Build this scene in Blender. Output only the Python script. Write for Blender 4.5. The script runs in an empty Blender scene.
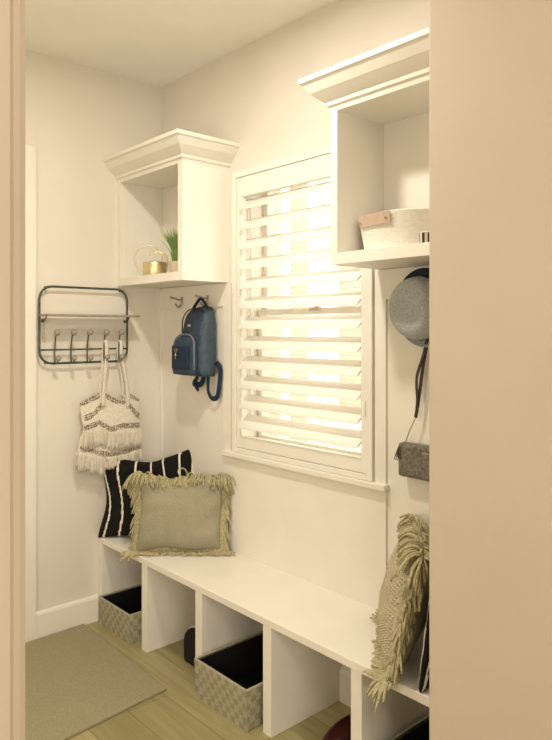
import bpy, math, random
from mathutils import Vector, Matrix, noise
random.seed(7)
S = bpy.context.scene
COL = S.collection
PI = math.pi

# ------------------------------------------------------------------ camera
F_PX, YAW, V0 = 669.3648, 0.8401, 330.0568
CAM = Vector((3.0774, -1.9341, 1.4431))
cd = bpy.data.cameras.new('camera'); cam = bpy.data.objects.new('camera', cd); COL.objects.link(cam)
cam.location = CAM; cam.rotation_euler = (PI/2, 0, YAW)
cd.sensor_fit = 'VERTICAL'; cd.sensor_height = 24.0; cd.lens = F_PX*24.0/740.0
cd.shift_y = -(370.0-V0)/740.0
cd.clip_start = 0.02; cd.clip_end = 200
S.camera = cam

# ------------------------------------------------------------------ world, sun, lights, exposure
S.view_settings.view_transform = 'Standard'; S.view_settings.look = 'None'
S.view_settings.gamma = 1.0; S.view_settings.exposure = 0.57
w = bpy.data.worlds.new('sky'); S.world = w; w.use_nodes = True
bg = w.node_tree.nodes['Background']; bg.inputs[0].default_value = (1.0, 0.94, 0.80, 1); bg.inputs[1].default_value = 2.3

def light(name, kind, loc, energy, color, size=.1, target=None, size_y=None, spread=None):
    d = bpy.data.lights.new(name, kind); d.energy = energy; d.color = color
    if kind == 'AREA':
        d.size = size
        d.shape = 'RECTANGLE' if size_y else 'DISK'
        if size_y: d.size_y = size_y
    elif kind == 'SUN': d.angle = size
    else: d.shadow_soft_size = size
    o = bpy.data.objects.new(name, d); COL.objects.link(o); o.location = loc
    if target is not None:
        o.rotation_euler = (Vector(target)-Vector(loc)).to_track_quat('-Z', 'Y').to_euler()
    return o
WARM = (1.0, 0.925, 0.785)
light('sunlight', 'SUN', (0, 0, 6), 1.6, (1.0, .93, .78), .02, target=(-3.0, 2.6, 2.2))
light('assumed_mudroom_light', 'AREA', (1.30, -.90, 2.715), 14, WARM, .16, target=(1.30, -.90, 0))  # unseen lamp, its position assumed from the shadow inside the left cabinet
light('mudroom_fill', 'POINT', (1.85, -2.7, 1.35), 26, WARM, .16)  # unseen fill light, added to lift the ceiling and even out the walls
light('assumed_hall_light', 'AREA', (3.9, -2.1, 2.72), 14, WARM, .5, target=(3.9, -2.1, 0))  # unseen lamp, assumed for the light falling in from behind the camera
light('hall_fill', 'AREA', (5.0, -2.3, 1.55), 27, (1.0, .93, .81), 1.5, target=(0, -.9, 1.3), size_y=1.7)  # unseen area fill added behind the camera; the hall has no window

# ------------------------------------------------------------------ materials
def lin(c): return tuple((x/12.92 if x <= .04045 else ((x+.055)/1.055)**2.4) for x in c)
def mat(name, col, rough=.6, col2=None, scale=30, bump=0, bscale=None, metal=0, spec=.4, sheen=0):
    m = bpy.data.materials.new(name); m.use_nodes = True
    nt = m.node_tree; b = nt.nodes['Principled BSDF']
    b.inputs['Roughness'].default_value = rough; b.inputs['Metallic'].default_value = metal
    b.inputs['Specular IOR Level'].default_value = spec
    if sheen: b.inputs['Sheen Weight'].default_value = sheen
    tc = nt.nodes.new('ShaderNodeTexCoord')
    n = nt.nodes.new('ShaderNodeTexNoise'); n.inputs['Scale'].default_value = scale; n.inputs['Detail'].default_value = 4
    nt.links.new(tc.outputs['Object'], n.inputs['Vector'])
    r = nt.nodes.new('ShaderNodeValToRGB')
    c1 = lin(col); c2 = lin(col2) if col2 else tuple(x*.96 for x in c1)
    r.color_ramp.elements[0].color = (*c2, 1); r.color_ramp.elements[1].color = (*c1, 1)
    r.color_ramp.elements[0].position = .35; r.color_ramp.elements[1].position = .65
    nt.links.new(n.outputs['Fac'], r.inputs['Fac']); nt.links.new(r.outputs['Color'], b.inputs['Base Color'])
    if bump:
        n2 = nt.nodes.new('ShaderNodeTexNoise'); n2.inputs['Scale'].default_value = bscale or scale*4; n2.inputs['Detail'].default_value = 3
        nt.links.new(tc.outputs['Object'], n2.inputs['Vector'])
        bp = nt.nodes.new('ShaderNodeBump'); bp.inputs['Strength'].default_value = bump; bp.inputs['Distance'].default_value = .002
        nt.links.new(n2.outputs['Fac'], bp.inputs['Height']); nt.links.new(bp.outputs['Normal'], b.inputs['Normal'])
    return m

M = {}
M['wall'] = mat('wall_paint', (.91, .885, .84), .75, bump=.12, bscale=180, scale=3)
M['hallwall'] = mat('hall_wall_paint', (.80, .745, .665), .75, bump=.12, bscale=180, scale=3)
M['ceiling'] = mat('ceiling_paint', (.975, .96, .93), .85, bump=.15, bscale=120, scale=3)
M['white'] = mat('white_joinery_paint', (.945, .925, .885), .38, scale=5)
M['shutter'] = mat('shutter_white', (.95, .935, .90), .35, scale=5)
M['black'] = mat('black_fabric', (.055, .05, .045), .95, (.035, .032, .03), 60, .4, 500)
M['rope'] = mat('white_cotton_rope', (.95, .935, .90), .9, (.92, .90, .865), 80, .1, 400)
M['cream'] = mat('cream_yarn', (.93, .90, .85), .95, (.86, .82, .75), 150, .6, 500, sheen=.2)
M['tan_yarn'] = mat('brown_yarn', (.55, .48, .40), .95, (.46, .39, .31), 200, .6, 500)
M['taupe'] = mat('taupe_linen', (.67, .645, .56), .95, (.61, .585, .50), 220, .7, 700)
M['fringe'] = mat('olive_beige_yarn', (.79, .75, .61), .95, (.66, .62, .47), 120, .6, 600)
M['knit'] = mat('beige_knit', (.82, .77, .66), .95, (.76, .71, .60), 120, .6, 500)
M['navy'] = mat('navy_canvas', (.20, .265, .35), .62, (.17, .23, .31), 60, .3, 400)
M['navy_side'] = mat('lighter_navy_fabric', (.27, .34, .39), .5, (.23, .30, .35), 40, .3, 300)
M['navy_dark'] = mat('dark_navy_webbing', (.11, .19, .28), .75, (.09, .16, .25), 60, .3, 400)
M['zip'] = mat('grey_zip_tape', (.44, .47, .48), .5, scale=60)
M['silver'] = mat('brushed_nickel', (.72, .70, .66), .3, metal=1, scale=40)
M['rackmetal'] = mat('dark_green_metal', (.33, .37, .33), .45, (.27, .31, .27), 40, metal=.3)
M['porcelain'] = mat('pale_grey_knob', (.62, .59, .54), .3, scale=50)
M['shelfwood'] = mat('pale_grey_wood', (.66, .61, .52), .6, (.58, .53, .45), 25)
M['gold'] = mat('brushed_gold', (.88, .83, .66), .42, metal=1, scale=30)
M['grass'] = mat('green_grass_blade', (.58, .67, .42), .55, (.44, .56, .30), 30)
M['pot'] = mat('blush_clay_pot', (.82, .75, .66), .7, scale=30)
M['soil'] = mat('dark_soil', (.2, .15, .1), .95, scale=60)
M['leather'] = mat('tan_leather', (.80, .71, .63), .55, (.76, .66, .57), 60, .3, 300)
M['brownleather'] = mat('dark_brown_leather', (.26, .20, .17), .5, scale=60)
M['hat'] = mat('grey_felt_straw', (.74, .76, .76), .9, (.63, .65, .65), 160, .8, 500)
M['hatband'] = mat('navy_ribbon', (.10, .17, .24), .7, scale=60)
M['purse'] = mat('grey_pebbled_leather', (.52, .50, .44), .6, (.37, .35, .31), 110, .9, 260)
M['maroon'] = mat('maroon_leather', (.26, .05, .05), .35, (.2, .03, .03), 40)
M['dark_navy_shoe'] = mat('black_navy_mesh', (.05, .055, .09), .7, scale=60, bump=.3, bscale=300)
M['rubber'] = mat('white_rubber', (.80, .80, .76), .5, scale=40)
M['lock'] = mat('bronze_latch', (.80, .76, .68), .4, metal=.1, scale=40)
M['charcoal'] = mat('charcoal_glaze', (.24, .20, .16), .5, scale=40)
M['ceramic'] = mat('cream_ceramic', (.88, .85, .79), .35, scale=40)
M['siding'] = mat('neighbour_siding', (.90, .87, .80), .8, scale=3)
M['blind'] = mat('neighbour_window_shade', (.68, .66, .59), .6, scale=6)
M['ground'] = mat('gravel_ground', (.62, .58, .5), .95, (.5, .46, .4), 12)
M['roof'] = mat('roof_shingle', (.42, .40, .38), .9, scale=12)

def weave_mat(name, c1, c2, sx, sz, axis='XZ'):
    m = mat(name, c1, .8, scale=80, bump=.3, bscale=400)
    nt = m.node_tree; b = nt.nodes['Principled BSDF']
    tc = nt.nodes.new('ShaderNodeTexCoord'); sp = nt.nodes.new('ShaderNodeSeparateXYZ'); nt.links.new(tc.outputs['Object'], sp.inputs[0])
    add = nt.nodes.new('ShaderNodeMath'); add.operation = 'ADD'
    nt.links.new(sp.outputs['X'], add.inputs[0]); nt.links.new(sp.outputs['Y'], add.inputs[1])
    cb = nt.nodes.new('ShaderNodeCombineXYZ')
    mx = nt.nodes.new('ShaderNodeMath'); mx.operation = 'MULTIPLY'; mx.inputs[1].default_value = sx
    mz = nt.nodes.new('ShaderNodeMath'); mz.operation = 'MULTIPLY'; mz.inputs[1].default_value = sz
    nt.links.new(add.outputs[0], mx.inputs[0]); nt.links.new(sp.outputs['Z'], mz.inputs[0])
    nt.links.new(mx.outputs[0], cb.inputs[0]); nt.links.new(mz.outputs[0], cb.inputs[1]); cb.inputs[2].default_value = .5
    ck = nt.nodes.new('ShaderNodeTexChecker'); ck.inputs['Scale'].default_value = 1
    ck.inputs['Color1'].default_value = (*lin(c1), 1); ck.inputs['Color2'].default_value = (*lin(c2), 1)
    nt.links.new(cb.outputs[0], ck.inputs['Vector']); nt.links.new(ck.outputs['Color'], b.inputs['Base Color'])
    return m
M['weave'] = weave_mat('taupe_strap_weave', (.66, .62, .53), (.53, .49, .40), 42, 40)

def floor_mat():
    m = mat('light_oak_planks', (.70, .62, .47), .42, scale=2)
    nt = m.node_tree; b = nt.nodes['Principled BSDF']
    tc = nt.nodes.new('ShaderNodeTexCoord')
    br = nt.nodes.new('ShaderNodeTexBrick'); br.offset = .37; br.inputs['Scale'].default_value = 1
    br.inputs['Brick Width'].default_value = 1.3; br.inputs['Row Height'].default_value = .165
    br.inputs['Mortar Size'].default_value = .0012; br.inputs['Bias'].default_value = 0
    br.inputs['Color1'].default_value = (*lin((.73, .69, .52)), 1); br.inputs['Color2'].default_value = (*lin((.62, .575, .41)), 1)
    br.inputs['Mortar'].default_value = (*lin((.45, .38, .27)), 1)
    nt.links.new(tc.outputs['Object'], br.inputs['Vector'])
    mp = nt.nodes.new('ShaderNodeMapping'); mp.inputs['Scale'].default_value = (1.2, 16, 1); nt.links.new(tc.outputs['Object'], mp.inputs[0])
    n = nt.nodes.new('ShaderNodeTexNoise'); n.inputs['Scale'].default_value = 2.5; n.inputs['Detail'].default_value = 6; n.inputs['Distortion'].default_value = .6
    nt.links.new(mp.outputs[0], n.inputs['Vector'])
    r = nt.nodes.new('ShaderNodeValToRGB'); r.color_ramp.elements[0].position = .3; r.color_ramp.elements[1].position = .72
    r.color_ramp.elements[0].color = (.72, .70, .64, 1); r.color_ramp.elements[1].color = (1, 1, 1, 1)
    nt.links.new(n.outputs['Fac'], r.inputs[0])
    mx = nt.nodes.new('ShaderNodeMixRGB'); mx.blend_type = 'MULTIPLY'; mx.inputs[0].default_value = .9
    nt.links.new(br.outputs['Color'], mx.inputs[1]); nt.links.new(r.outputs[0], mx.inputs[2]); nt.links.new(mx.outputs[0], b.inputs['Base Color'])
    return m
M['floor'] = floor_mat()

def rug_mat():
    m = mat('flat_woven_rug', (.65, .615, .50), .95, (.59, .555, .44), 160, .8, 520)
    return m
M['rug'] = rug_mat()

def glass_mat():
    m = bpy.data.materials.new('window_glass'); m.use_nodes = True; nt = m.node_tree
    nt.nodes.clear()
    o = nt.nodes.new('ShaderNodeOutputMaterial'); mx = nt.nodes.new('ShaderNodeMixShader')
    t = nt.nodes.new('ShaderNodeBsdfTransparent'); g = nt.nodes.new('ShaderNodeBsdfGlossy'); g.inputs['Roughness'].default_value = .02
    mx.inputs[0].default_value = .06
    nt.links.new(t.outputs[0], mx.inputs[1]); nt.links.new(g.outputs[0], mx.inputs[2]); nt.links.new(mx.outputs[0], o.inputs[0])
    return m
M['glass'] = glass_mat()
def emit_mat(name, col, s):
    m = bpy.data.materials.new(name); m.use_nodes = True; b = m.node_tree.nodes['Principled BSDF']
    b.inputs['Base Color'].default_value = (*col, 1); b.inputs['Emission Color'].default_value = (*col, 1); b.inputs['Emission Strength'].default_value = s
    return m
M['diffuser'] = emit_mat('lit_diffuser', (1, .9, .75), 3)

# ------------------------------------------------------------------ mesh helpers
class MB:
    def __init__(s): s.v = []; s.f = []; s.m = []
    def add(s, vs, fs, mi=0):
        o = len(s.v); s.v += [tuple(p) for p in vs]; s.f += [tuple(i+o for i in f) for f in fs]; s.m += [mi]*len(fs); return s
    def box(s, x0, x1, y0, y1, z0, z1, mi=0):
        vs = [(x, y, z) for z in (z0, z1) for y in (y0, y1) for x in (x0, x1)]
        return s.add(vs, [(0, 2, 3, 1), (4, 5, 7, 6), (0, 1, 5, 4), (2, 6, 7, 3), (0, 4, 6, 2), (1, 3, 7, 5)], mi)
    def prism(s, poly, a, b, fn, mi=0):            # poly (p,q) extruded a..b ; fn(p,q,t) -> xyz
        n = len(poly); vs = [fn(p, q, a) for p, q in poly]+[fn(p, q, b) for p, q in poly]
        return s.add(vs, [tuple(range(n))[::-1], tuple(range(n, 2*n))]+[(i, (i+1) % n, n+(i+1) % n, n+i) for i in range(n)], mi)
    def tube(s, pts, r, n=8, closed=False, mi=0, flat=1.0, up=None):
        pts = [Vector(p) for p in pts]; k = len(pts)
        rs = r if isinstance(r, (list, tuple)) else [r]*k
        vs = []; prev = None
        for i, p in enumerate(pts):
            if closed: t = pts[(i+1) % k]-pts[i-1]
            else: t = pts[min(i+1, k-1)]-pts[max(i-1, 0)]
            if t.length < 1e-9: t = Vector((0, 0, 1))
            t.normalize()
            if prev is None:
                a = Vector(up) if up else (Vector((0, 0, 1)) if abs(t.z) < .9 else Vector((1, 0, 0)))
                prev = a
            nrm = prev-t*prev.dot(t)
            if nrm.length < 1e-6: nrm = t.orthogonal()
            nrm.normalize(); prev = nrm; bi = t.cross(nrm)
            for j in range(n):
                an = 2*PI*j/n; vs.append(p+nrm*math.cos(an)*rs[i]*flat+bi*math.sin(an)*rs[i])
        fs = []
        for i in range(k if closed else k-1):
            for j in range(n):
                a = i*n+j; b = i*n+(j+1) % n; c = ((i+1) % k)*n+(j+1) % n; d = ((i+1) % k)*n+j
                fs.append((a, b, c, d))
        if not closed: fs += [tuple(range(n))[::-1], tuple(range((k-1)*n, k*n))]
        return s.add(vs, fs, mi)
    def loft(s, rings, cap=True, mi=0):            # rings: lists of equal length
        n = len(rings[0]); vs = [p for r in rings for p in r]; fs = []
        for i in range(len(rings)-1):
            for j in range(n):
                fs.append((i*n+j, i*n+(j+1) % n, (i+1)*n+(j+1) % n, (i+1)*n+j))
        if cap: fs += [tuple(range(n))[::-1], tuple(range((len(rings)-1)*n, len(rings)*n))]
        return s.add(vs, fs, mi)
    def lathe(s, prof, c, n=32, mi=0, cap=True):
        return s.loft([[(c[0]+r*math.cos(2*PI*j/n), c[1]+r*math.sin(2*PI*j/n), c[2]+z) for j in range(n)] for r, z in prof], cap, mi)
    def ball(s, c, r, n=12, mi=0, sc=(1, 1, 1)):
        return s.loft([[(c[0]+sc[0]*r*math.sin(a)*math.cos(2*PI*j/n), c[1]+sc[1]*r*math.sin(a)*math.sin(2*PI*j/n), c[2]-sc[2]*r*math.cos(a)) for j in range(n)]
                       for a in [PI*(.03+.94*i/8) for i in range(9)]], True, mi)
    def build(s, name, mats, parent=None, origin=None, smooth=False, bevel=0, sub=0, label=None):
        me = bpy.data.meshes.new(name)
        o = Vector(origin) if origin is not None else (Vector(parent['_o']) if parent is not None and '_o' in parent else Vector((0, 0, 0)))
        me.from_pydata([tuple(Vector(p)-o) for p in s.v], [], s.f)
        for mm in (mats if isinstance(mats, (list, tuple)) else [mats]): me.materials.append(mm)
        me.polygons.foreach_set('material_index', s.m)
        if smooth: me.polygons.foreach_set('use_smooth', [True]*len(s.f))
        me.validate(); me.update()
        ob = bpy.data.objects.new(name, me); COL.objects.link(ob)
        if parent is not None:
            ob.parent = parent
            ob.location = o-Vector(ORG[parent.name]) if parent.name in ORG else (0, 0, 0)
        else: ob.location = o
        ORG[ob.name] = tuple(o)
        if bevel:
            b = ob.modifiers.new('bevel', 'BEVEL'); b.width = bevel; b.segments = 2; b.limit_method = 'ANGLE'
        if sub:
            q = ob.modifiers.new('sub', 'SUBSURF'); q.levels = q.render_levels = sub
        if label: ob['label'] = label
        return ob
ORG = {}
def part(mb, name, m, parent, **k):
    return mb.build(name, m, parent, origin=ORG[parent.name], **k)
def tag(o, label, cat, group=None, kind=None):
    o['label'] = label; o['category'] = cat
    if group: o['group'] = group
    if kind: o['kind'] = kind
    return o
def thing(name, label, cat, loc, group=None):
    o = bpy.data.objects.new(name, None); COL.objects.link(o); o.empty_display_size = .1
    o.location = loc; ORG[o.name] = tuple(loc); return tag(o, label, cat, group)
def struct(mb, name, m, parent=None, **k):
    if parent is not None: return part(mb, name, m, parent, **k)
    o = mb.build(name, m, **k); o['kind'] = 'structure'; return o
def copy_tree(o, parent=None, loc=None):
    c = o.copy(); COL.objects.link(c)
    if parent is not None: c.parent = parent
    if loc is not None: c.location = loc
    for ch in list(o.children): copy_tree(ch, c)
    return c
def smooth_path(pts, n=6):
    pts = [Vector(p) for p in pts]; out = []
    for i in range(len(pts)-1):
        p0 = pts[max(i-1, 0)]; p1 = pts[i]; p2 = pts[i+1]; p3 = pts[min(i+2, len(pts)-1)]
        for k in range(n):
            t = k/n
            out.append(.5*((2*p1)+(p2-p0)*t+(2*p0-5*p1+4*p2-p3)*t*t+(3*p1-p0-3*p2+p3)*t**3))
    out.append(pts[-1]); return out

# ------------------------------------------------------------------ the room
H = 2.74
WX0, WX1, WZ0, WZ1 = .634, 1.475, .885, 2.170       # opening for window and shutter
RX = 2.08                                            # right end of the nook
struct(MB().box(-.15, 5.4, -4.4, .15, -.1, 0), 'floor', M['floor'])
struct(MB().box(-.15, 5.4, -4.4, .15, H, H+.1), 'ceiling', M['ceiling'])
struct(MB().box(-.15, 0, -4.4, .15, 0, H), 'wall_left', M['wall'])
b = MB().box(0, WX0, 0, .15, 0, H).box(WX1, RX, 0, .15, 0, H).box(WX0, WX1, 0, .15, 0, WZ0).box(WX0, WX1, 0, .15, WZ1, H)
struct(b, 'wall_back', M['wall'])
struct(MB().box(RX, 5.4, -.526, .15, 0, H), 'wall_right', M['hallwall'], bevel=.006)
struct(MB().box(2.20, 2.32, -4.4, -1.668, 0, H).box(2.20, 2.32, -1.668, -.526, 2.35, H), 'wall_front', M['hallwall'])
struct(MB().box(5.25, 5.4, -4.4, -.526, 0, H), 'wall_hall', M['hallwall'])
struct(MB().box(-.15, 5.4, -4.55, -4.4, 0, H), 'wall_rear', M['hallwall'])
# casing of the opening the camera looks through (near left edge of the frame)
cas = MB()
prof = [(0, 0), (0, .012), (.008, .018), (.013, .012), (.02, .02), (.055, .024), (.07, .018), (.09, .012), (.09, 0)]
cas.prism([(-1.643-p*1.0, 2.32+q) for p, q in prof], 0, 2.38, lambda p, q, t: (q, p, t))
cas.box(2.195, 2.322, -1.668, -1.643, 0, 2.35)
struct(cas, 'trim_1', M['hallwall'])
# baseboards
bb = [(0, 0), (.014, 0), (.014, .112), (.010, .122), (.004, .127), (0, .127)]
struct(MB().prism(bb, -.687, -.372, lambda p, q, t: (p, t, q)), 'baseboard_left', M['white'])
b = MB()
for x0, x1 in ((.045, .419), (.465, .838), (.885, 1.258), (1.304, 1.678), (1.724, 2.035)):
    b.prism(bb, x0, x1, lambda p, q, t: (t, -p, q))
struct(b, 'baseboard_back', M['white'])
# door in the left wall: casing and leaf
d = MB()
d.box(0, .018, -.745, -.687, 0, 2.298).box(0, .018, -1.66, -1.602, 0, 2.298).box(0, .018, -1.602, -.745, 2.235, 2.298)
door = struct(d, 'door_1', M['white'], bevel=.003)
struct(MB().box(.001, .010, -1.60, -.747, .008, 2.233), 'door_leaf', M['white'], door)
ORG['door_1'] = (0, 0, 0)
hb_ = MB().tube([(.01, -1.54, .98), (.05, -1.54, .98)], .009, 10).ball((.062, -1.54, .98), .026, 16)
struct(hb_, 'door_knob', M['silver'], door, smooth=True)

# raised panel framing on the nook wall (left of window, right of window)
def panel_frame(x0, x1, name, xa, xb):
    t = .011
    f = MB()
    f.box(x0, xa, -t, 0, .417, 1.664).box(xb, x1, -t, 0, .417, 1.664)
    f.box(xa, xb, -t, 0, 1.555, 1.664).box(xa, xb, -.002, 0, .417, 1.555)
    o = struct(f, name, M['white'], bevel=.0015); return o
panel_frame(0, .612, 'trim_2', .018, .553)
panel_frame(1.478, RX, 'trim_3', 1.530, 2.03)

struct(MB().box(.612, 1.478, -.0105, 0, .417, .858), 'trim_4', M['white'])
# ------------------------------------------------------------------ window
W = thing('window_1', 'x', 'x', (0, 0, 0)); del W['label']; del W['category']; W['kind'] = 'structure'
fr = MB()
fr.box(.638, .694, .014, .115, WZ0, WZ1).box(1.426, 1.471, .014, .115, WZ0, WZ1).box(.694, 1.426, .014, .115, 2.140, WZ1).box(.694, 1.426, .014, .115, WZ0, .930)
part(fr, 'window_jamb', M['white'], W, bevel=.002)
fr = MB()
fr.box(.638, .700, .1155, .149, WZ0, WZ1).box(1.420, 1.471, .1155, .149, WZ0, WZ1).box(.70, 1.42, .1155, .149, 2.125, WZ1).box(.70, 1.42, .1155, .149, WZ0, .935)
part(fr, 'window_frame', M['white'], W, bevel=.002)
def sash(y, z0, z1, nm):
    s_ = MB(); f = .026
    s_.box(.70, .70+f, y, y+.03, z0, z1).box(1.42-f, 1.42, y, y+.03, z0, z1).box(.70+f, 1.42-f, y, y+.03, z0, z0+f).box(.70+f, 1.42-f, y, y+.03, z1-f, z1)
    o = part(s_, nm, M['white'], W, bevel=.002)
    p = part(MB().box(.70+f-.003, 1.42-f+.003, y+.012, y+.016, z0+f-.003, z1-f+.003), 'pane', M['glass'], W)
sash(.119, 1.512, 2.125, 'upper_sash'); sash(.084, .931, 1.538, 'lower_sash')
part(MB().box(1.05, 1.11, .070, .084, 1.525, 1.540).tube([(1.08, .076, 1.543), (1.115, .068, 1.546)], .005, 8), 'sash_lock', M['lock'], W)
sil = MB().box(.574, 1.541, -.034, -.001, .858, .882).box(.600, 1.515, -.014, -.001, .846, .858)
part(sil, 'window_sill', M['white'], W, bevel=.004)
ext = MB().box(WX0-.06, WX0, .15, .17, WZ0-.06, WZ1+.06).box(WX1, WX1+.06, .15, .17, WZ0-.06, WZ1+.06)
part(ext, 'exterior_casing', M['white'], W)

# plantation shutter
SH = thing('plantation_shutter', 'white plantation shutter with twelve wide tilted louvers over the window', 'shutter', (1.055, -.01, .883))
f = MB()
f.box(.637, .667, -.022, .012, .883, 2.168).box(1.443, 1.473, -.022, .012, .883, 2.168)
f.box(.667, 1.443, -.022, .012, 2.140, 2.168).box(.667, 1.443, -.022, .012, .883, .905)
part(f, 'mounting_frame', M['shutter'], SH, bevel=.002)
f = MB()
f.box(.669, .705, -.018, .012, .907, 2.138).box(1.4175, 1.441, -.018, .012, .907, 2.138)
f.box(.705, 1.4175, -.018, .012, 2.050, 2.138).box(.705, 1.4175, -.018, .012, .907, .962)
part(f, 'shutter_panel', M['shutter'], SH, bevel=.002)
TH = math.radians(39.5); CH = .0455
blade = []
for k in range(14):
    a = 2*PI*k/14; p = CH*math.cos(a); q = .0052*math.sin(a); blade.append((p*math.cos(TH)-q*math.sin(TH), p*math.sin(TH)+q*math.cos(TH)))
first = None
for k in range(12):
    zc = 1.0+.0895*k+CH*math.sin(TH)
    if first is None:
        org = (1.055, -.007, zc)
        first = MB().prism(blade, .7055, 1.417, lambda p, q, t: (t, -.007+p, zc+q)).build('louver', M['shutter'], SH, origin=org, smooth=False, bevel=.001)
        for p_ in first.data.polygons: p_.use_smooth = len(p_.vertices) == 4
    else:
        c = first.copy(); COL.objects.link(c); c.location = Vector((1.055, -.007, zc))-SH.location
for z in (1.15, 1.92): part(MB().tube([(1.4425, -.024, z-.03), (1.4425, -.024, z+.03)], .0035, 8), 'hinge', M['shutter'], SH)
part(MB().box(.7055, .7125, .030, .036, .98, 2.05), 'tilt_bar', M['shutter'], SH)

# ------------------------------------------------------------------ outside
struct(MB().box(-14, 14, .5, 14, -.55, -.45), 'ground', M['ground'])
NH = thing('neighbouring_house', 'pale house wall with shaded windows seen outside between the louvers', 'building', (-2, 3.3, -.45))
b = MB()
z = -.45
while z < 4.2:                                       # lap siding courses
    b.prism([(3.0, z), (3.022, z), (3.022, z+.148), (3.006, z+.148)], -7, 3.5, lambda p, q, t: (t, p, q)); z += .148
b.box(-7, 3.5, 3.022, 6.5, -.45, 4.2)
part(b, 'siding_wall', M['siding'], NH)
part(MB().prism([(2.55, 4.15), (6.9, 4.15), (4.7, 5.8)], -7.4, 3.9, lambda p, q, t: (t, p, q)), 'roof', M['roof'], NH)
def nwin(x0, x1, z0, z1, muls):
    f = MB(); f.box(x0-.12, x0, 2.94, 3.02, z0-.12, z1+.12).box(x1, x1+.12, 2.94, 3.02, z0-.12, z1+.12).box(x0, x1, 2.94, 3.02, z1, z1+.12).box(x0, x1, 2.94, 3.02, z0-.12, z0)
    for m_ in muls: f.box(m_-.06, m_+.06, 2.95, 3.02, z0, z1)
    o = part(f, 'house_window', M['white'], NH)
    s_ = MB(); zz = z0
    while zz < z1-.001:
        s_.prism([(2.985, zz), (2.997, zz), (2.997, zz+.06), (2.990, zz+.06)], x0, x1, lambda p, q, t: (t, p, q)); zz += .06
    ORG[o.name] = ORG[NH.name]
    part(s_, 'slatted_shade', M['blind'], o)
nwin(-2.648, -1.866, .1, 3.0, (-2.234,)); nwin(-1.158-.3, -.55, .6, 3.0, ())

# ------------------------------------------------------------------ bench
D = .370; HB = .4167; FT = .0275; PT = .0443; PP = .4197
BN = thing('storage_bench', 'long white built-in bench with open shoe cubbies under the window', 'bench', (1.04, -.18, 0))
part(MB().box(0.001, RX-.001, -D, -.0005, HB-FT, HB), 'bench_top', M['white'], BN, bevel=.002)
for k in range(6):
    x = PP*k
    if k == 0: part(MB().box(.001, .044, -D+.002, -.0005, 0, HB-FT), 'side_panel', M['white'], BN, bevel=.0015)
    elif k == 5: part(MB().box(RX-.044, RX-.001, -D+.002, -.0005, 0, HB-FT), 'side_panel', M['white'], BN, bevel=.0015)
    else: part(MB().box(x, x+PT, -D+.002, -.0005, 0, HB-FT), 'divider', M['white'], BN, bevel=.0015)

# ------------------------------------------------------------------ cabinets
CD, CZ0, CZ1 = .261, 1.666, 2.30
def crown(x0, x1, left_end, right_end):
    # profile (out, z)
    pr = [(0, 2.190), (.004, 2.206), (.012, 2.210), (.014, 2.222), (.020, 2.226), (.032, 2.236), (.052, 2.254), (.068, 2.278), (.070, 2.284), (.080, 2.288), (.080, 2.304)]
    b = MB(); rows = []
    for o, z in pr:
        pts = []
        pts.append((x0-(o if left_end else 0), -.0005 if left_end else -CD-o, z))
        if left_end: pts.append((x0-o, -CD-o, z))
        pts.append((x1+(o if right_end else 0), -CD-o, z))
        if right_end: pts.append((x1+o, -.0005, z))
        rows.append(pts)
    n = len(rows[0]); vs = [p for r in rows for p in r]; fs = []
    for i in range(len(rows)-1):
        for j in range(n-1): fs.append((i*n+j, i*n+j+1, (i+1)*n+j+1, (i+1)*n+j))
    # top and back closing
    nb = len(vs); vs += [(x0, -.0005, 2.190), (x1, -.0005, 2.190), (x0, -.0005, 2.306), (x1, -.0005, 2.306)]
    L = (len(rows)-1)*n
    fs.append(tuple(range(L, L+n))+(nb+3, nb+2))
    return b.add(vs, fs)
def cabinet(x0, x1, label, cr):
    t = thing('wall_cabinet', label, 'cabinet', ((x0+x1)/2, -.13, CZ0))
    sw = .036
    b = MB()
    b.box(x0, x0+.03, -CD, -.0005, CZ0, 2.25).box(x1-sw, x1, -CD, -.0005, CZ0, 2.25)
    b.box(x0+.03, x1-sw, -CD, -.0005, 2.190, 2.25).box(x0+.03, x1-sw, -.012, -.0005, CZ0+.04, 2.19)
    part(b, 'carcass', M['white'], t)
    part(MB().box(x0+.03, x1-sw, -CD-.0005, -.0005, CZ0, CZ0+.040), 'bottom_shelf', M['white'], t, bevel=.0015)
    part(crown(x0, x1, *cr), 'crown_moulding', M['white'], t)
    return t
cabinet(0.001, .588, 'white open wall cabinet with watering can and grass plant', (False, True))
cabinet(1.492, RX-.001, 'white open wall cabinet holding a white rope basket', (True, False))
SZ = CZ0+.040

# ------------------------------------------------------------------ wall hooks
def wall_hook(x, label):
    z = 1.60; y = -.011
    t = thing('wall_hook', label, 'hook', (x, y, z), 'wall hooks under the cabinets')
    part(MB().box(x-.009, x+.009, y-.004, y, z-.03, z+.012), 'back_plate', M['silver'], t, bevel=.0015)
    up = smooth_path([(x, y-.003, z), (x, y-.025, z-.004), (x, y-.045, z+.004), (x, y-.062, z+.004), (x, y-.070, z+.010)], 4)
    part(MB().tube(up, [.0045]*(len(up)-2)+[.006, .0065], 8), 'upper_prong', M['silver'], t, smooth=True)
    lo = smooth_path([(x, y-.003, z-.012), (x, y-.008, z-.032), (x, y-.022, z-.040), (x, y-.036, z-.032), (x, y-.042, z-.022)], 4)
    part(MB().tube(lo, [.0045]*(len(lo)-2)+[.006, .0065], 8), 'lower_prong', M['silver'], t, smooth=True)
    return t
h0 = wall_hook(.215, 'small nickel double hook, empty, left of the navy backpack')
for x, lb in ((.435, 'small nickel double hook that holds the navy backpack'), (1.775, 'small nickel double hook behind the grey hat')):
    c = copy_tree(h0, None, Vector((x, -.011, 1.60))); c['label'] = lb

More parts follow.
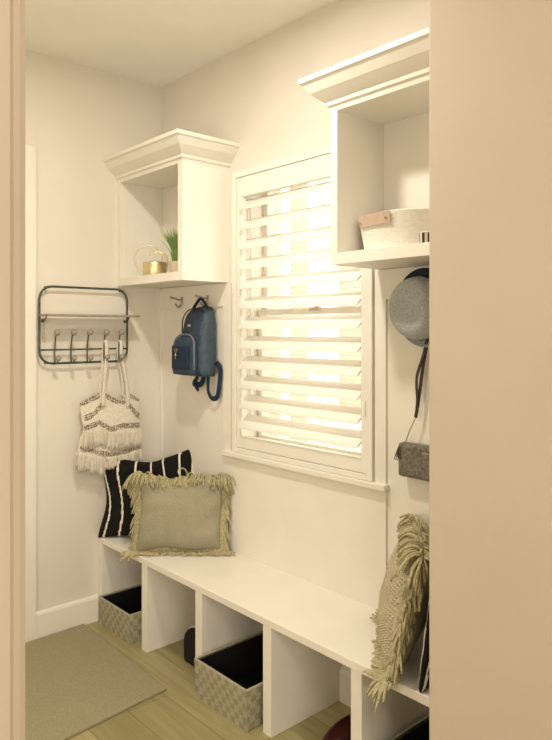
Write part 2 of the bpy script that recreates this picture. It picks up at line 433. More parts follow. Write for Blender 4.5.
# ------------------------------------------------------------------ metal hook rack on left wall
RK = thing('hook_rack', 'dark metal wall rack with rounded frame, shelf and five hooks', 'rack', (0, -.45, 1.284))
def rrect(y0, y1, z0, z1, r, x, n=7):
    out = []
    for cy, cz, a0 in ((y1-r, z1-r, 0), (y0+r, z1-r, PI/2), (y0+r, z0+r, PI), (y1-r, z0+r, 1.5*PI)):
        for i in range(n): a = a0+PI/2*i/(n-1); out.append((x, cy+r*math.cos(a), cz+r*math.sin(a)))
    return out
part(MB().tube(rrect(-.678, -.222, 1.286, 1.648, .06, .03), .0055, 10, closed=True), 'frame', M['rackmetal'], RK, smooth=True)
part(MB().tube([(.03, -.676, 1.350), (.03, -.224, 1.350)], .004, 8), 'cross_bar', M['rackmetal'], RK, smooth=True)
b = MB().box(.018, 0.120, -.680, -.200, 1.508, 1.517)
part(b, 'shelf', M['shelfwood'], RK, bevel=.001)
for y in (-.664, -.236):
    b = MB().tube(smooth_path([(.032, y, 1.488), (.06, y, 1.492), (.075, y, 1.507)], 3), .003, 8).ball((.034, y, 1.486), .008, 10)
    part(b, 'shelf_bracket', M['rackmetal'], RK, smooth=True)
for y, z in ((-.64, 1.645), (-.25, 1.642), (-.64, 1.289), (-.25, 1.292)): part(MB().tube([(0, y, z), (.03, y, z)], .005, 8), 'standoff', M['rackmetal'], RK, smooth=True)
RHY = [-.608, -.527, -.444, -.356, -.275]
h0 = None
for y in RHY:
    if h0 is None:
        y0 = y
        ps = smooth_path([(.066, y, 1.428), (.052, y, 1.418), (.046, y, 1.395), (.040, y, 1.365), (.037, y, 1.330), (.040, y, 1.298), (.052, y, 1.285), (.068, y, 1.292), (.074, y, 1.306)], 4)
        h0 = MB().tube(ps, .0036, 8).build('hook', M['rackmetal'], RK, origin=(.04, y, 1.35), smooth=True)
        k1 = MB().ball((.070, y, 1.432), .0160, 14).build('knob', M['porcelain'], h0, origin=(.04, y, 1.35), smooth=True)
        k2 = MB().ball((.076, y, 1.310), .0135, 14).build('knob', M['porcelain'], h0, origin=(.04, y, 1.35), smooth=True)
    else:
        copy_tree(h0, RK, Vector((.04, y, 1.35))-RK.location)

# ------------------------------------------------------------------ rug
def quad_slab(c, z0, z1, n=1):
    return MB().add([(x, y, z0) for x, y in c]+[(x, y, z1) for x, y in c], [(3, 2, 1, 0), (4, 5, 6, 7), (0, 1, 5, 4), (1, 2, 6, 5), (2, 3, 7, 6), (3, 0, 4, 7)])
RG = quad_slab([(.016, -.453), (.055, -1.62), (.90, -1.60), (.790, -.472)][::1], .0, .011).build('rug', M['rug'], origin=(.45, -1.0, 0), bevel=.003)
tag(RG, 'flat beige-grey woven rug lying on the oak floor by the left wall', 'rug')

# ------------------------------------------------------------------ woven baskets
def basket(x0, x1, y0, y1, h, label, tp=.010):
    t = thing('storage_basket', label, 'basket', ((x0+x1)/2, (y0+y1)/2, .0), 'woven strap baskets under the bench')
    # outer walls with strap relief: checker of pillowed cells
    b = MB()
    def wall(p0, p1, nrm):
        p0 = Vector(p0); p1 = Vector(p1); L = (p1-p0).length; nx = max(3, round(L/.024)); nz = max(3, round(h/.025))
        for i in range(nx):
            for j in range(nz):
                a = p0.lerp(p1, i/nx); c = p0.lerp(p1, (i+1)/nx); z0 = h*j/nz; z1 = h*(j+1)/nz
                ex = .0022 if (i+j) % 2 else .0006
                sh = lambda z: Vector(nrm)*(-tp*(1-z/h))
                q = [a+sh(z0)+Vector((0, 0, z0)), c+sh(z0)+Vector((0, 0, z0)), c+sh(z1)+Vector((0, 0, z1)), a+sh(z1)+Vector((0, 0, z1))]
                m = sum(q, Vector())/4
                inn = [m+(v-m)*.86+Vector(nrm)*ex for v in q]
                b.add([v for v in q]+inn, [(4, 5, 6, 7), (0, 1, 5, 4), (1, 2, 6, 5), (2, 3, 7, 6), (3, 0, 4, 7)], (i+j) % 2)
    wall((x0, y0, 0), (x1, y0, 0), (0, -1, 0)); wall((x1, y0, 0), (x1, y1, 0), (1, 0, 0))
    wall((x1, y1, 0), (x0, y1, 0), (0, 1, 0)); wall((x0, y1, 0), (x0, y0, 0), (-1, 0, 0))
    part(b, 'woven_body', [M['strap_a'], M['strap_b']], t)
    b = MB(); e = .006
    e = tp+.004
    b.box(x0+e, x1-e, y0+e, y1-e, .002, .006)
    b.box(x0+e, x0+e+.003, y0+e, y1-e, .006, h-.002).box(x1-e-.003, x1-e, y0+e, y1-e, .006, h-.002)
    b.box(x0+e+.003, x1-e-.003, y0+e, y0+e+.003, .006, h-.002).box(x0+e+.003, x1-e-.003, y1-e-.003, y1-e, .006, h-.002)
    part(b, 'lining', M['black'], t, label='black fabric lining')
    r = .003
    part(MB().tube([(x0+r, y0+r, h), (x1-r, y0+r, h), (x1-r, y1-r, h), (x0+r, y1-r, h)], .0045, 8, closed=True), 'rim', M['strap_a'], t)
    return t
M['strap_a'] = mat('taupe_strap', (.73, .71, .61), .7, (.67, .65, .55), 200, .4, 500)
M['strap_b'] = mat('dark_taupe_strap', (.65, .63, .53), .7, (.57, .55, .46), 200, .4, 500)
basket(.050, .348, -.390, -.04, .135, 'woven taupe basket with black lining in the far left cubby')
basket(.905, 1.225, -.418, -.05, .152, 'woven taupe basket with black lining in the third cubby, jutting out front')
basket(1.745, 2.015, -.345, -.03, .150, 'woven taupe basket with black lining in the rightmost cubby')

# ------------------------------------------------------------------ shoes
def shoe(base, ang, L, wd, m_up, m_sole, label, high=.075, collar=True, white_trim=False):
    t = thing('shoe', label, 'shoe', base)
    R = Matrix.Rotation(ang, 3, 'Z'); B = Vector(base)
    def outline(s):  # half width along length 0 heel..1 toe
        return wd/2*(.72+.28*math.sin(PI*min(1, max(0, (s-.15)/.85)))) * math.sqrt(max(0, 1-abs(2*s-1)**5))
    n = 24
    def ring(zf, z, sc=1.0):
        pts = []
        ss = [(1-math.cos(PI*i/n))/2 for i in range(n+1)]
        for s in ss: pts.append((s, outline(s)*sc))
        for s in ss[::-1][1:-1]: pts.append((s, -outline(s)*sc))
        return pts
    def P(s, w_, z): return B+R @ Vector(((s-.5)*L, w_, z))
    b = MB(); b.loft([[P(s, w_, z) for s, w_ in ring(0, 0, k)] for z, k in ((0, .93), (.006, 1), (.022, 1.0), (.024, .95))])
    part(b, 'sole', m_sole, t, smooth=False)
    def top(s): return .024+high*(1.0 if s < .42 else (max(0, math.cos((s-.42)/.58*PI/2))**.8)*.75+.25)
    rings = []
    for k in range(8):
        f_ = k/7; a = f_*PI/2
        rings.append([P(.5+(s-.5)*(.985-.12*f_**3), w_*(.95*math.cos(a*.78)), .022+(top(s)-.022)*math.sin(a)) for s, w_ in ring(0, 0)])
    b = MB().loft(rings)
    part(b, 'upper', m_up, t, smooth=True)
    b = MB().tube([P(.27+.17*math.cos(a), .75*wd/2*.62*math.sin(a), .024+high*1.0) for a in [2*PI*i/20 for i in range(20)]], .006, 8, closed=True)
    part(b, 'collar', M['rubber'] if white_trim else m_up, t, smooth=True)
    return t
SB = thing('pouch', 'small black rounded pouch with white piping in the second cubby, half hidden by a divider', 'bag', (.72, -.235, 0))
def arcshape(x0, x1, z1, n=14):
    r = (x1-x0)*.48; out = [(x0+.012, 0), (x0+.003, .012)]
    for k in range(n+1):
        a = PI-PI*k/n; out.append(((x0+x1)/2+(x1-x0)/2*math.copysign(abs(math.cos(a))**.75, math.cos(a)), z1-r+r*math.sin(a)))
    return out+[(x1-.003, .012), (x1-.012, 0)]
sh_ = arcshape(.628, .800, .158)
part(MB().prism(sh_, -.285, -.185, lambda p, q, t: (p, t, q)), 'pouch_body', M['dark_navy_shoe'], SB, bevel=.012)
part(MB().tube([(p, -.262, q) for p, q in arcshape(.6245, .8035, .1615)[1:-1]], .0045, 8), 'piping', M['rubber'], SB, smooth=True)
shoe((1.535, -.215, 0), -PI/2-.1, .27, .105, M['maroon'], M['black'], 'dark maroon shoe in the fourth cubby from the left', .085)

# ------------------------------------------------------------------ cushions
def cushion(name, label, cat, center, right, up, W_, H_, T_, mats, matfn, pin=.07, n=40, wr=.006, corner=None, seed=0, edge_mat=None):
    right = Vector(right).normalized(); up = Vector(up); up = (up-right*up.dot(right)).normalized(); nrm = right.cross(up)  # nrm points to the viewer side
    C0 = Vector(center)
    def P(u, v, side):
        x = W_/2*u*(1-pin*(1-v*v)*abs(u)**1.5); z = H_/2*v*(1-pin*(1-u*u)*abs(v)**1.5)
        th = T_/2*(max(0, (1-u*u))*max(0, (1-v*v)))**.42
        th += wr*noise.noise(Vector((u*2.6+seed, v*2.6, side*3)))*min(1, th/.02)
        if corner: dx, dz, dn = corner(u, v)
        else: dx = dz = dn = 0
        return C0+right*(x+dx)+up*(z+dz)+nrm*(side*th+dn)
    b = MB()
    def g(k): t = -1+2*k/n; return math.sin(t*PI/2)*.35+t*.65
    for side in (1, -1):
        vs = [P(g(i), g(j), side) for j in range(n+1) for i in range(n+1)]
        fs = []; 
        o = len(b.v); b.v += [tuple(p) for p in vs]
        for j in range(n):
            for i in range(n):
                q = (o+j*(n+1)+i, o+j*(n+1)+i+1, o+(j+1)*(n+1)+i+1, o+(j+1)*(n+1)+i)
                b.f.append(q if side > 0 else q[::-1]); b.m.append(matfn((g(i)+g(i+1))/2, (g(j)+g(j+1))/2, side))
    zmin = min(p[2] for p in b.v)
    o = thing(name, label, cat, (C0.x, C0.y, zmin))
    part(b, 'cover', mats, o, smooth=True)
    return o, P, right, up, nrm

# black striped pillow, leaning into the corner
def stripes(u, v, side):
    for c in (-.90, -.60, -.27, .07, .40, .70, .95):
        if abs(u-c+.05*math.sin(v*3)*(1 if u < -.5 else .3)) < .021: return 1
    return 0
def bc(u, v):
    tv = max(0, v)
    dz = tv*tv*(.030*max(0, u)**1.5-.045*(1-u*u)+.0)
    dx = -.035*tv*max(0, 1-abs(u-.45)/.55)+.013*math.cos((v+.1)*3.4)*max(0, -u)**1.5+.002
    return (dx, dz, 0)
diag = Vector((.669, .743, 0))
o, P, r_, u_, n_ = cushion('throw_pillow', 'black throw pillow with thin cream stripes leaning in the bench corner', 'pillow',
    (.158, -.168, HB+.208), (.62, .785, 0), (-.12, .10, 1), .475, .42, .13, [M['black'], M['cream']], stripes, pin=.05, n=110, corner=bc, seed=3)

def fringe(parent, P, right, up, nrm, mt, L0, r, pitch, W_, H_, front=.5, zfloor=None, edge_y=None, rows=2, top_front=.9, seed=1, skip=None):
    rnd = random.Random(seed); b = MB()
    segs = []
    per = [((-1, -1), (1, -1)), ((1, -1), (1, 1)), ((1, 1), (-1, 1)), ((-1, 1), (-1, -1))]
    outs = [-up, right, up, -right]
    for e, (a, c) in enumerate(per):
        Ln = W_ if e % 2 == 0 else H_; n = int(Ln/pitch)
        for row in range(rows):
            for i in range(n+1):
                t = (i+rnd.uniform(-.4, .4))/n; t = min(1, max(0, t))
                uu = a[0]+(c[0]-a[0])*t; vv = a[1]+(c[1]-a[1])*t
                p = P(uu, vv, 0).copy(); out = Vector(outs[e])
                cd_ = (t-.5)*2
                side = outs[e-1] if cd_ < 0 else outs[(e+1) % 4]
                out = out+Vector(side)*(abs(cd_)**6*.8)
                p -= out*.006
                tf = {0: .35, 1: front, 2: top_front, 3: front}[e]
                d_ = out.normalized()*rnd.uniform(.8, 1.1)+nrm*(tf*rnd.uniform(.35, 1.2))+right*rnd.uniform(-.3, .3)+right*.35*math.sin(t*19+e*2+row)
                if e in (1, 3): d_ -= up*rnd.uniform(.1, .9)
                L = L0*rnd.uniform(.7, 1.15)*(1+.35*abs(cd_)**6); k = 6; pts = [p]; st = L/k
                for q in range(k):
                    d_ = d_.normalized()+Vector((rnd.uniform(-.18, .18), rnd.uniform(-.18, .18), -.30 if e != 2 else -.5))
                    if e == 2 and q >= 1: d_ += nrm*.12
                    p = p+d_.normalized()*st
                    if zfloor is not None and p.z < zfloor+r*1.1 and (edge_y is None or p.y > edge_y-.002):
                        p.z = zfloor+r*1.1+rnd.uniform(0, .006)
                        if d_.z < 0: d_.z = 0
                        d_ += out*.35+nrm*.2
                    if p.y > -.014: p.y = -.014
                    if p.x < .012: p.x = .012
                    pts.append(p.copy())
                b.tube(pts, [r*.8]+[r]*(k-1)+[r*.75], 6)
    return part(b, 'fringe', mt, parent, smooth=True)

# taupe fringed pillow in front of the black one
gd = Vector((.669, .743, 0)); gn = gd.cross(Vector((0, 0, 1)))
o, P, r_, u_, n_ = cushion('throw_pillow', 'taupe linen throw pillow with a thick yarn fringe, in front of the striped pillow', 'pillow',
    (.472, -.195, HB+.186), gd, Vector((-.12*gn.x, -.12*gn.y, 1)), .395, .350, .14, [M['taupe']], lambda u, v, s: 0, pin=.055, n=44, seed=9, wr=.010,
    corner=lambda u, v: (.006*math.sin(3*v+1), -.014*(1-u*u)*max(0, v)+.006*math.sin(5*u)*v, 0))
fringe(o, P, r_, u_, n_, M['fringe'], .078, .0034, .0066, .395, .350, front=.12, zfloor=HB, edge_y=-D-.03, seed=4, top_front=.8, rows=3)

# knitted fringed pillow at the right end, seen from its edge
kd = Vector((.60, -.80, 0)); 
def knitfn(u, v, s): return 0 if s > 0 else 1
M['knit_bump'] = mat('waffle_knit', (.80, .75, .65), .95, (.70, .65, .54), 90, 1.0, 260)
o, P, r_, u_, n_ = cushion('throw_pillow', 'beige knitted throw pillow with long shaggy fringe at the right end of the bench', 'pillow',
    (1.762, -.190, HB+.190), kd, Vector((.20, .15, 1)), .40, .370, .15, [M['knit_bump'], M['taupe']], knitfn, pin=.04, n=44, seed=14)
fringe(o, P, r_, u_, n_, M['fringe'], .085, .0040, .0072, .40, .370, front=.45, zfloor=HB, edge_y=-D-.045, seed=8, rows=3, top_front=.8)
fringe(o, P, r_, u_, -n_, M['fringe'], .055, .0040, .0090, .40, .370, front=.5, zfloor=HB, edge_y=-D-.045, seed=18, rows=1, top_front=.8)
# raised knit stitches on the visible face
b = MB(); rnd = random.Random(5)
nn = 30
for i in range(nn):
    for j in range(nn):
        u = -.93+1.86*(i+(j % 2)*.5)/nn; v = -.93+1.86*j/nn
        p = P(u, v, 1); q = P(u+.035, v+.02, 1)
        nv = (p-P(u, v, 0)); nv = nv.normalized() if nv.length > 1e-6 else n_
        b.tube([p-nv*.002, (p+q)/2+nv*.0035, q-nv*.002], [.002, .0034, .002], 5)
part(b, 'raised_stitches', M['knit'], o, smooth=True)

# second dark pillow behind it
o, P, r_, u_, n_ = cushion('throw_pillow', 'black throw pillow mostly hidden behind the beige knitted pillow', 'pillow',
    (1.945, -.20, HB+.165), Vector((.12, -.98, 0)), Vector((.16, .0, 1)), .34, .33, .09, [M['black'], M['cream']], stripes, pin=.05, n=60, seed=21)

# ------------------------------------------------------------------ tote bag on the rack
TB = thing('tote_bag', 'cream woven tote with brown zigzag bands and fringe hanging from the rack', 'bag', (.06, -.32, .76), None)
def py(px): return -.482+(px-80)*.00548
def pz(px, y_): return 1.106-(y_-400)*.00478-(px-80)*.00038
def interp(pts, x):
    if x <= pts[0][0]: return pts[0][1]
    for (x0, y0), (x1, y1) in zip(pts, pts[1:]):
        if x <= x1: return y0+(y1-y0)*(x-x0)/(x1-x0)
    return pts[-1][1]
topc = [(79, 403), (88, 398), (98, 392), (103, 392), (110, 397), (118, 399), (122, 395), (128, 393), (134, 396), (139, 399)]
leftc = [(391, 81), (404, 79), (420, 81), (430, 83), (440, 79), (452, 77), (470, 75)]
rightc = [(391, 138), (400, 139), (418, 138.5), (448, 139.5), (470, 141)]
bands = [([(79, 404), (97, 395)], 2.0), ([(102, 394), (111, 400), (122, 401.5)], 2.2), ([(120.5, 396), (122.5, 400)], 2.0), ([(128, 395), (138, 400)], 1.5),
         ([(83, 418.5), (90, 415), (99, 405)], 2.2), ([(127, 404), (131, 411), (138, 417)], 2.9),
         ([(83, 428.5), (96, 422.5), (107, 430), (118, 426.5), (139, 426)], 2.0), ([(79, 448), (95, 453), (108, 456), (125, 453), (139, 448)], 1.7)]
NI, NJ = 96, 110
def bagpt(i, j, side):
    s = i/NI
    # row coordinate from top to bottom
    xa = 80; xb = 139
    px0 = xa+(xb-xa)*s; t0 = interp(topc, px0); yv = t0+(462-t0)*j/NJ
    px = interp([(a, b_) for a, b_ in leftc], yv)*(1-s)+interp(rightc, yv)*s
    e = (max(0, 1-abs(2*s-1)**3))**.6*(.25+.75*min(1, (j/NJ)*2.2))*(1 if j < NJ*.9 else math.sqrt(max(0, (NJ-j)/(NJ*.1))))
    x = .046+side*(.022*e)+.003*noise.noise(Vector((px*.2, yv*.2, 0)))
    return (x, py(px), pz(px, yv)), px, yv
b = MB()
for side in (1, -1):
    o0 = len(b.v); info = {}
    for j in range(NJ+1):
        for i in range(NI+1):
            p, px, yv = bagpt(i, j, side); b.v.append(p); info[(i, j)] = (px, yv)
    for j in range(NJ):
        for i in range(NI):
            q = (o0+j*(NI+1)+i, o0+(j+1)*(NI+1)+i, o0+(j+1)*(NI+1)+i+1, o0+j*(NI+1)+i+1)
            px, yv = info[(i, j)]; m = 0
            for pts, wd in bands:
                if pts[0][0]-.3 <= px <= pts[-1][0]+.3 and abs(yv-interp(pts, px)) < wd*1.4:
                    m = 0 if random.random() < .22 or (i % 4 == 0 and j % 4 < 2) else 1
            b.f.append(q if side > 0 else q[::-1]); b.m.append(m)
part(b, 'bag_body', [M['cream'], M['tan_yarn']], TB, smooth=True)
def tassels(x0p, x1p, top, length, xoff, pitch, seed, r=.0023):
    rnd = random.Random(seed); b = MB(); px = x0p
    while px < x1p:
        y_ = interp(top, px); L = length*rnd.uniform(.85, 1.1)
        p = Vector((xoff+rnd.uniform(0, .006), py(px), pz(px, y_))); pts = [p]
        for q in range(5):
            p = p+Vector((rnd.uniform(-.0012, .0016), rnd.uniform(-.002, .002), -L/5)); pts.append(p.copy())
        b.tube(pts, [r*.8, r, r, r, r, r*.7], 5); px += pitch
    return b
part(tassels(80, 138.5, [(80, 431), (96, 427), (107, 433), (139, 430)], .092, .066, .42, 1), 'upper_fringe', M['cream'], TB, smooth=True)
part(tassels(80, 139, [(80, 431), (96, 427), (107, 433), (139, 430)], .085, .070, .75, 7), 'upper_fringe', M['cream'], TB, smooth=True)
part(tassels(76, 101, [(76, 451), (95, 457), (101, 459)], .092, .064, .42, 2), 'lower_fringe', M['cream'], TB, smooth=True)
part(tassels(75, 101, [(76, 452), (101, 458)], .085, .052, .45, 12), 'lower_fringe', M['cream'], TB, smooth=True)
part(tassels(101, 139.5, [(101, 459), (120, 457), (139, 452)], .06, .062, .5, 3), 'lower_fringe', M['cream'], TB, smooth=True)
# handles: flat bands looped over two rack hooks
def handle(px_b, y_h, wd):
    yb = py(px_b); zt = 1.452
    pts = smooth_path([(.068, yb, pz(px_b, 407)), (.070, yb*.6+y_h*.4, 1.2), (.068, y_h, 1.32), (.066, y_h, 1.372), (.054, y_h, 1.393), (.040, y_h, 1.374), (.036, y_h, 1.32), (.036, yb*.6+y_h*.4, 1.2), (.036, yb-.012, pz(px_b, 404))], 6)
    return MB().tube(pts, wd/2, 8, flat=.16, up=(1, 0, 0))
part(handle(99.5, -.356, .020), 'handle', M['cream'], TB, smooth=True)
part(handle(125, -.275, .018), 'handle', M['cream'], TB, smooth=True)

# ------------------------------------------------------------------ backpack
BP = thing('backpack', 'navy backpack with rounded front pocket hanging from a wall hook', 'backpack', (.415, -.07, 1.225))
def sbody(x0, x1, yf, yb, z0, z1, r, n=9, taper=.05, lean=0, bulge=.012):
    # lofted vertically: rounded plan, arch top
    rings = []; K = 26
    for k in range(K+1):
        t = k/K; z = z0+(z1-z0)*t
        hh = z1-z0; cr = (x1-x0)*.42
        top = max(0, (z-(z1-cr))/cr)
        wsc = math.sqrt(max(0.002, 1-top**2.6)) * (1-taper*t)
        bot = max(0, (.02-(z-z0))/.02); wsc *= 1-.06*bot
        dsc = (1-.35*t**2.2)*math.sqrt(max(.01, 1-top**4))*(1-.10*bot)
        cx = (x0+x1)/2+lean*t; hw = (x1-x0)/2*wsc; dep = (yb-yf)*dsc
        ring = []
        N_ = 28
        for q in range(N_):
            a = 2*PI*q/N_; c, s_ = math.cos(a), math.sin(a)
            ex = .42
            X = cx+hw*math.copysign(abs(c)**ex, c)
            Y = yb-dep/2+dep/2*math.copysign(abs(s_)**ex, s_)
            Y -= bulge*(1-((X-cx)/max(hw, 1e-4))**2)*(1 if s_ < 0 else 0)*math.sin(PI*min(1, t*1.1+.05))
            nz = noise.noise(Vector((X*14, Y*14, z*14)))*.004
            ring.append((X+nz*.5, Y+nz, z))
        rings.append(ring)
    return MB().loft(rings)
BX0, BX1 = .304, .528
body = sbody(BX0, BX1, -.108, -.016, 1.224, 1.562, .05, lean=.016, taper=.20)
# faces near the right edge get the lighter navy
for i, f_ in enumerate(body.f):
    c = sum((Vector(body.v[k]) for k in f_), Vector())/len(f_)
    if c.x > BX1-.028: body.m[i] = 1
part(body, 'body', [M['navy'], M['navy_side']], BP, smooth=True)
pk = sbody(.312, .492, -.146, -.095, 1.230, 1.425, .04, taper=.02, bulge=.004)
part(pk, 'front_pocket', M['navy'], BP, smooth=True)
my = min(v[1] for v in body.v if abs(v[0]-.405) < .035 and abs(v[2]-1.465) < .02)
# piping round pocket and body
def arch(x0, x1, y, z0, z1, n=10):
    cr = (x1-x0)*.42; pts = [(x0, y, z0)]
    for k in range(n+1):
        a = PI-PI*k/n; cx = (x0+x1)/2; hw = (x1-x0)/2
        c = math.cos(a); s_ = math.sin(a)
        pts.append((cx+hw*math.copysign(abs(c)**.7, c), y+.008*s_, z1-cr+cr*abs(s_)**.8))
    pts.append((x1, y, z0)); return pts
part(MB().tube(smooth_path(arch(.315, .490, -.130, 1.255, 1.422), 3), .0042, 8), 'pocket_zip', M['zip'], BP, smooth=True)
part(MB().tube(smooth_path(arch(BX0+.014, BX1-.018, -.080, 1.30, 1.545), 3), .003, 8), 'main_zip', M['navy_dark'], BP, smooth=True)
part(MB().box(.335, .470, -.1535, -.143, 1.258, 1.368), 'patch_pocket', M['navy_dark'], BP, bevel=.003)
part(MB().box(.396, .404, my-.002, my+.001, 1.460, 1.470).box(.406, .416, my-.002, my+.001, 1.460, 1.470), 'maker_mark', M['rubber'], BP, label='tiny white maker mark')
b = MB().tube([(.378+.009*math.cos(a), -.157, 1.345+.011*math.sin(a)) for a in [2*PI*i/12 for i in range(12)]], .002, 6, closed=True)
b.tube([(.378, -.157, 1.334), (.375, -.158, 1.318), (.379, -.157, 1.300)], .003, 6).ball((.378, -.158, 1.322), .007, 8)
part(b, 'keyring_charm', M['silver'], BP, smooth=True)
hd = smooth_path([(.375, -.060, 1.530), (.392, -.058, 1.558), (.423, -.054, 1.589), (.435, -.052, 1.595), (.448, -.052, 1.589), (.478, -.050, 1.558), (.488, -.048, 1.525)], 5)
part(MB().tube(hd, .0095, 8, flat=.6), 'top_handle', M['navy_dark'], BP, smooth=True)
b = MB()
s1 = smooth_path([(.475, -.035, 1.25), (.478, -.04, 1.20), (.480, -.04, 1.15), (.500, -.034, 1.118), (.535, -.028, 1.130), (.548, -.024, 1.20), (.550, -.022, 1.26), (.516, -.02, 1.29)], 5)
part(MB().tube(s1, .0125, 8, flat=.22, up=(0, 1, 0)), 'shoulder_strap', M['navy_dark'], BP, smooth=True)
s2 = smooth_path([(.385, -.030, 1.24), (.375, -.035, 1.205), (.362, -.04, 1.185), (.372, -.04, 1.178), (.400, -.03, 1.178), (.415, -.025, 1.20), (.418, -.022, 1.24)], 5)
part(MB().tube(s2, .014, 8, flat=.3, up=(0, 1, 0)), 'shoulder_strap', M['navy_dark'], BP, smooth=True)
s3 = smooth_path([(.368, -.042, 1.185), (.385, -.045, 1.165), (.405, -.045, 1.150)], 4)
part(MB().tube(s3, .010, 8, flat=.35, up=(0, 1, 0)), 'strap_end', M['navy_dark'], BP, smooth=True)

# ------------------------------------------------------------------ hat
HT = thing('fedora_hat', 'grey fedora hat with navy band and navy upper brim hanging on the nook wall', 'hat', (1.80, -.03, 1.38))
hc = Vector((1.726, -.034, 1.520)); ax = Vector((-.02, -1, -.07)).normalized(); hu = Vector((0, 0, 1)); hu = (hu-ax*hu.dot(ax)).normalized(); hr = ax.cross(hu)
def hring(a, b_, d_, fn=None, n=40):
    out = []
    for k in range(n):
        t = 2*PI*k/n; dd = d_+(fn(t) if fn else 0)
        out.append(tuple(hc+hr*(a*math.cos(t))+hu*(b_*math.sin(t))+ax*dd))
    return out
b = MB()
b.loft([hring(.092, .108, .030), hring(.091, .106, .055), hring(.088, .102, .080), hring(.083, .096, .097, lambda t: .004*math.cos(2*t)), hring(.070, .084, .107, lambda t: .006*math.cos(2*t)),
        hring(.050, .070, .106), hring(.028, .045, .098), hring(.010, .02, .093)])
part(b, 'crown', M['hat'], HT, smooth=True)
b = MB(); b.loft([hring(.0950, .1110, .004), hring(.0955, .1115, .006), hring(.0940, .1100, .040), hring(.0915, .1075, .041)], cap=False)
part(b, 'band', M['hatband'], HT, smooth=True)
curl = lambda k: (lambda t: k*(.5-.5*math.sin(t))*.4)
b = MB()
rr = [(0, .000), (.018, .001), (.036, .005), (.040, .007), (.040, .004), (.036, .002), (.018, -.003), (0, -.004)]
rings = [hring(.094+e*.8, .110+e*.62, d_, lambda t, e=e: (.3*e)*(1 if math.sin(t) < 0 else .4)) for e, d_ in rr]
b.loft(rings, cap=False)
n = 40
b.f += [(j, (j+1) % n, 7*n+(j+1) % n, 7*n+j) for j in range(n)]; b.m += [0]*n
for i_ in range(len(b.f)):
    if 1 <= i_ % n <= 18: b.m[i_] = 1
part(b, 'brim', [M['hat'], M['hatband']], HT, smooth=True)

# ------------------------------------------------------------------ crossbody purse
PS = thing('crossbody_purse', 'small grey pebbled crossbody purse hanging by a strap below the hat', 'purse', (1.735, -.035, .93))
b = MB()
rings = []
part(MB().box(1.610, 1.840, -.048, -.014, .930, 1.050), 'purse_body', M['purse'], PS, bevel=.012)
part(MB().tube([(1.625, -.031, 1.050), (1.826, -.031, 1.050)], .003, 6), 'zip', M['silver'], PS)
part(MB().box(1.715, 1.743, -.0492, -.0478, 1.022, 1.028), 'maker_mark', M['silver'], PS)
s1 = smooth_path([(1.768, -.030, 1.575), (1.745, -.030, 1.50), (1.718, -.028, 1.38), (1.702, -.028, 1.30), (1.690, -.028, 1.22), (1.676, -.03, 1.14)], 5)
s2 = smooth_path([(1.778, -.030, 1.575), (1.738, -.035, 1.46), (1.712, -.034, 1.36), (1.684, -.034, 1.28), (1.686, -.034, 1.20), (1.676, -.03, 1.14)], 5)
part(MB().tube(s1, .007, 8, flat=.3, up=(0, 1, 0)).tube(s2, .006, 8, flat=.3, up=(0, 1, 0)), 'strap', M['brownleather'], PS, smooth=True)
part(MB().tube(smooth_path([(1.676, -.03, 1.14), (1.652, -.034, 1.09), (1.634, -.031, 1.050)], 4), .0022, 6), 'strap_chain', M['silver'], PS, smooth=True)
b = MB()
for k in range(9):
    a = -.5+k*.12
    b.tube(smooth_path([(1.622, -.052, 1.040), (1.620+.010*a, -.056, 1.018), (1.614+.022*a, -.056, .988+.008*(k % 3))], 3), .0016, 5)
part(b, 'tassel', M['brownleather'], PS, smooth=True)

# ------------------------------------------------------------------ things in the left cabinet
WC = thing('watering_can', 'small gold watering can with large round handle in left cabinet', 'watering can', (.245, -.192, SZ))
wx, wy = .245, -.192
part(MB().lathe([(.056, 0), (.058, .003), (.058, .064), (.056, .068), (.046, .070), (.002, .070)], (wx, wy, SZ), 36), 'can_body', M['gold'], WC, smooth=True)
# big handle ring and thin spout, both lie in a vertical plane turned to the window wall
hd = Vector((.80, -.60, 0)).normalized()
dv = Vector((.52, .855, 0)).normalized()
ctr = Vector((wx, wy, SZ+.082))-dv*.030
pts = [ctr+dv*(.066*math.cos(a))+Vector((0, 0, .066*math.sin(a))) for a in [math.radians(-2+ (205)*i/24) for i in range(25)]]
pts = pts+smooth_path([pts[-1], ctr-dv*.052+Vector((0, 0, -.042)), Vector((wx, wy, SZ+.018))-dv*.056], 4)[1:]
part(MB().tube(pts, .0028, 8), 'handle', M['gold'], WC, smooth=True)
sp = smooth_path([Vector((wx, wy, SZ+.02))+dv*.054, Vector((wx, wy, SZ+.07))+dv*.062, Vector((wx, wy, SZ+.110))+dv*.045, Vector((wx, wy, SZ+.118))+dv*.005, Vector((wx, wy, SZ+.10))-dv*.028], 5)
part(MB().tube(sp, [.0035]*len(sp), 8), 'spout', M['gold'], WC, smooth=True)

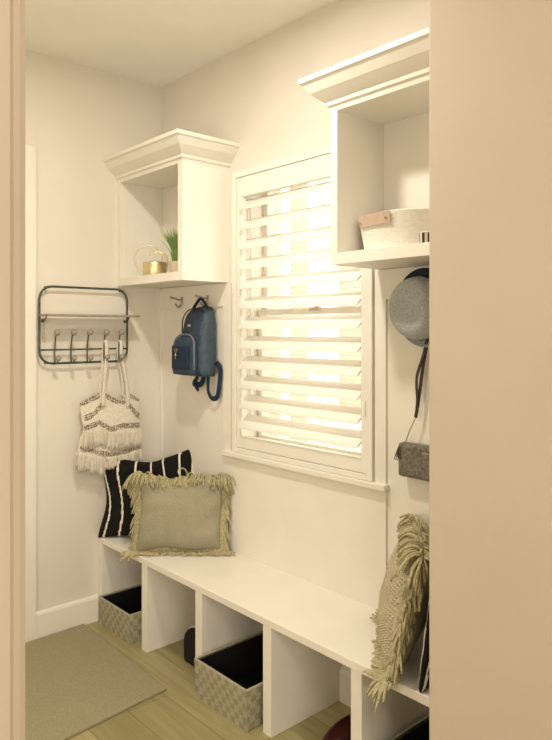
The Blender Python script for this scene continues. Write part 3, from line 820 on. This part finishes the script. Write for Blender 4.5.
GP = thing('potted_grass', 'green ornamental grass in a small blush pot in left cabinet', 'plant', (.360, -.132, SZ))
gx, gy = .360, -.132
part(MB().lathe([(.034, 0), (.037, .004), (.043, .062), (.043, .066), (.039, .066), (.038, .058), (.002, .056)], (gx, gy, SZ), 32), 'pot', M['pot'], GP, smooth=True)
b = MB(); rnd = random.Random(11)
for k in range(230):
    a = rnd.uniform(0, 2*PI); r0 = rnd.uniform(0, .028); lean = rnd.uniform(.0, .5)*(1+r0*10); Hh = rnd.uniform(.12, .185)
    p = Vector((gx+r0*math.cos(a), gy+r0*math.sin(a), SZ+.056)); out = Vector((math.cos(a), math.sin(a), 0)); pts = []
    for q in range(6):
        t = q/5; pp = p+out*(lean*Hh*t*t*.8)+Vector((0, 0, Hh*t*(1-.15*lean*t)))
        pp.y = min(pp.y, -.02); pp.x = min(pp.x, .545); pts.append(pp)
    b.tube(pts, [.0022, .0026, .0024, .0019, .0012, .0004], 4, flat=.35)
part(b, 'grass_blades', M['grass'], GP)

# ------------------------------------------------------------------ things in the right cabinet
RB = thing('rope_basket', 'white coiled rope basket with tan leather handle in right cabinet', 'basket', (1.73, -.135, SZ))
b = MB(); n = 48
cx, cy, rx, ry, hh = 1.698, -.132, .158, .112, .114
turns = 20
rings = []
for k in range(turns):
    z = SZ+.006+hh*k/turns; f = .86+.14*(k/turns)
    b.tube([(cx+rx*f*math.cos(2*PI*j/n), cy+ry*f*math.sin(2*PI*j/n), z) for j in range(n)], .0050, 8, closed=True)
b.loft([[(cx+rx*.86*f*math.cos(2*PI*j/n), cy+ry*.86*f*math.sin(2*PI*j/n), SZ+.001+.004*(k % 2)) for j in range(n)] for k, f in enumerate((1.0, 1.0))])
part(b, 'coiled_rope_body', M['rope'], RB, smooth=True)
# handle: leather strip across the left front of the rim
b = MB(); pts = []
a0, a1 = math.radians(228), math.radians(284)
vs = []
for k in range(9):
    a = a0+(a1-a0)*k/8
    for zz, off in ((SZ+.078, .007), (SZ+.116, .008)):
        for o_ in (0, .004):
            f = .86+.14*((zz-SZ)/hh)
            vs.append((cx+(rx*f+off+o_)*math.cos(a), cy+(ry*f+off+o_)*math.sin(a), zz))
fs = []
for k in range(8):
    q = k*4; r2 = q+4
    fs += [(q, q+2, r2+2, r2), (q+1, r2+1, r2+3, q+3), (q, r2, r2+1, q+1), (q+2, q+3, r2+3, r2+2)]
fs += [(0, 1, 3, 2), (32, 34, 35, 33)]
part(MB().add(vs, fs), 'leather_handle', M['leather'], RB)
for k in (.8, 7.2):
    a = a0+(a1-a0)*k/8; f = .975
    part(MB().ball((cx+(rx*f+.012)*math.cos(a), cy+(ry*f+.012)*math.sin(a), SZ+.096), .005, 10), 'rivet', M['silver'], RB, smooth=True)
# little ribbed votive at the shelf front
VT = thing('striped_candle_cup', 'tiny cream cup with dark vertical stripes beside the rope basket', 'cup', (1.866, -.238, SZ))
b = MB(); n = 32
prof = [(.016, 0), (.018, .003), (.019, .032), (.0175, .035), (.0155, .032), (.015, .006), (.002, .005)]
b.lathe(prof, (1.866, -.238, SZ), 40)
for i, f_ in enumerate(b.f):
    if len(f_) == 4 and (i % 40)//3 % 2 == 0 and i < 80: b.m[i] = 1
part(b, 'cup_body', [M['ceramic'], M['charcoal']], VT)

# ------------------------------------------------------------------ assumed ceiling light fixtures, added out of view
for (x, y, r, lb) in ((1.30, -.90, .085, 'assumed round flush ceiling light in the mudroom, out of view'), (3.9, -2.1, .27, 'assumed round flush ceiling light in the hall, out of view')):
    o = MB().loft([[(x+rr_*math.cos(2*PI*j/40), y+rr_*math.sin(2*PI*j/40), z_) for j in range(40)] for rr_, z_ in ((r+.02, H-.001), (r+.02, H-.014), (r, H-.014), (r, H-.006))], cap=False).build('assumed_ceiling_light', M['white'], origin=(x, y, H))
    tag(o, lb, 'ceiling light')
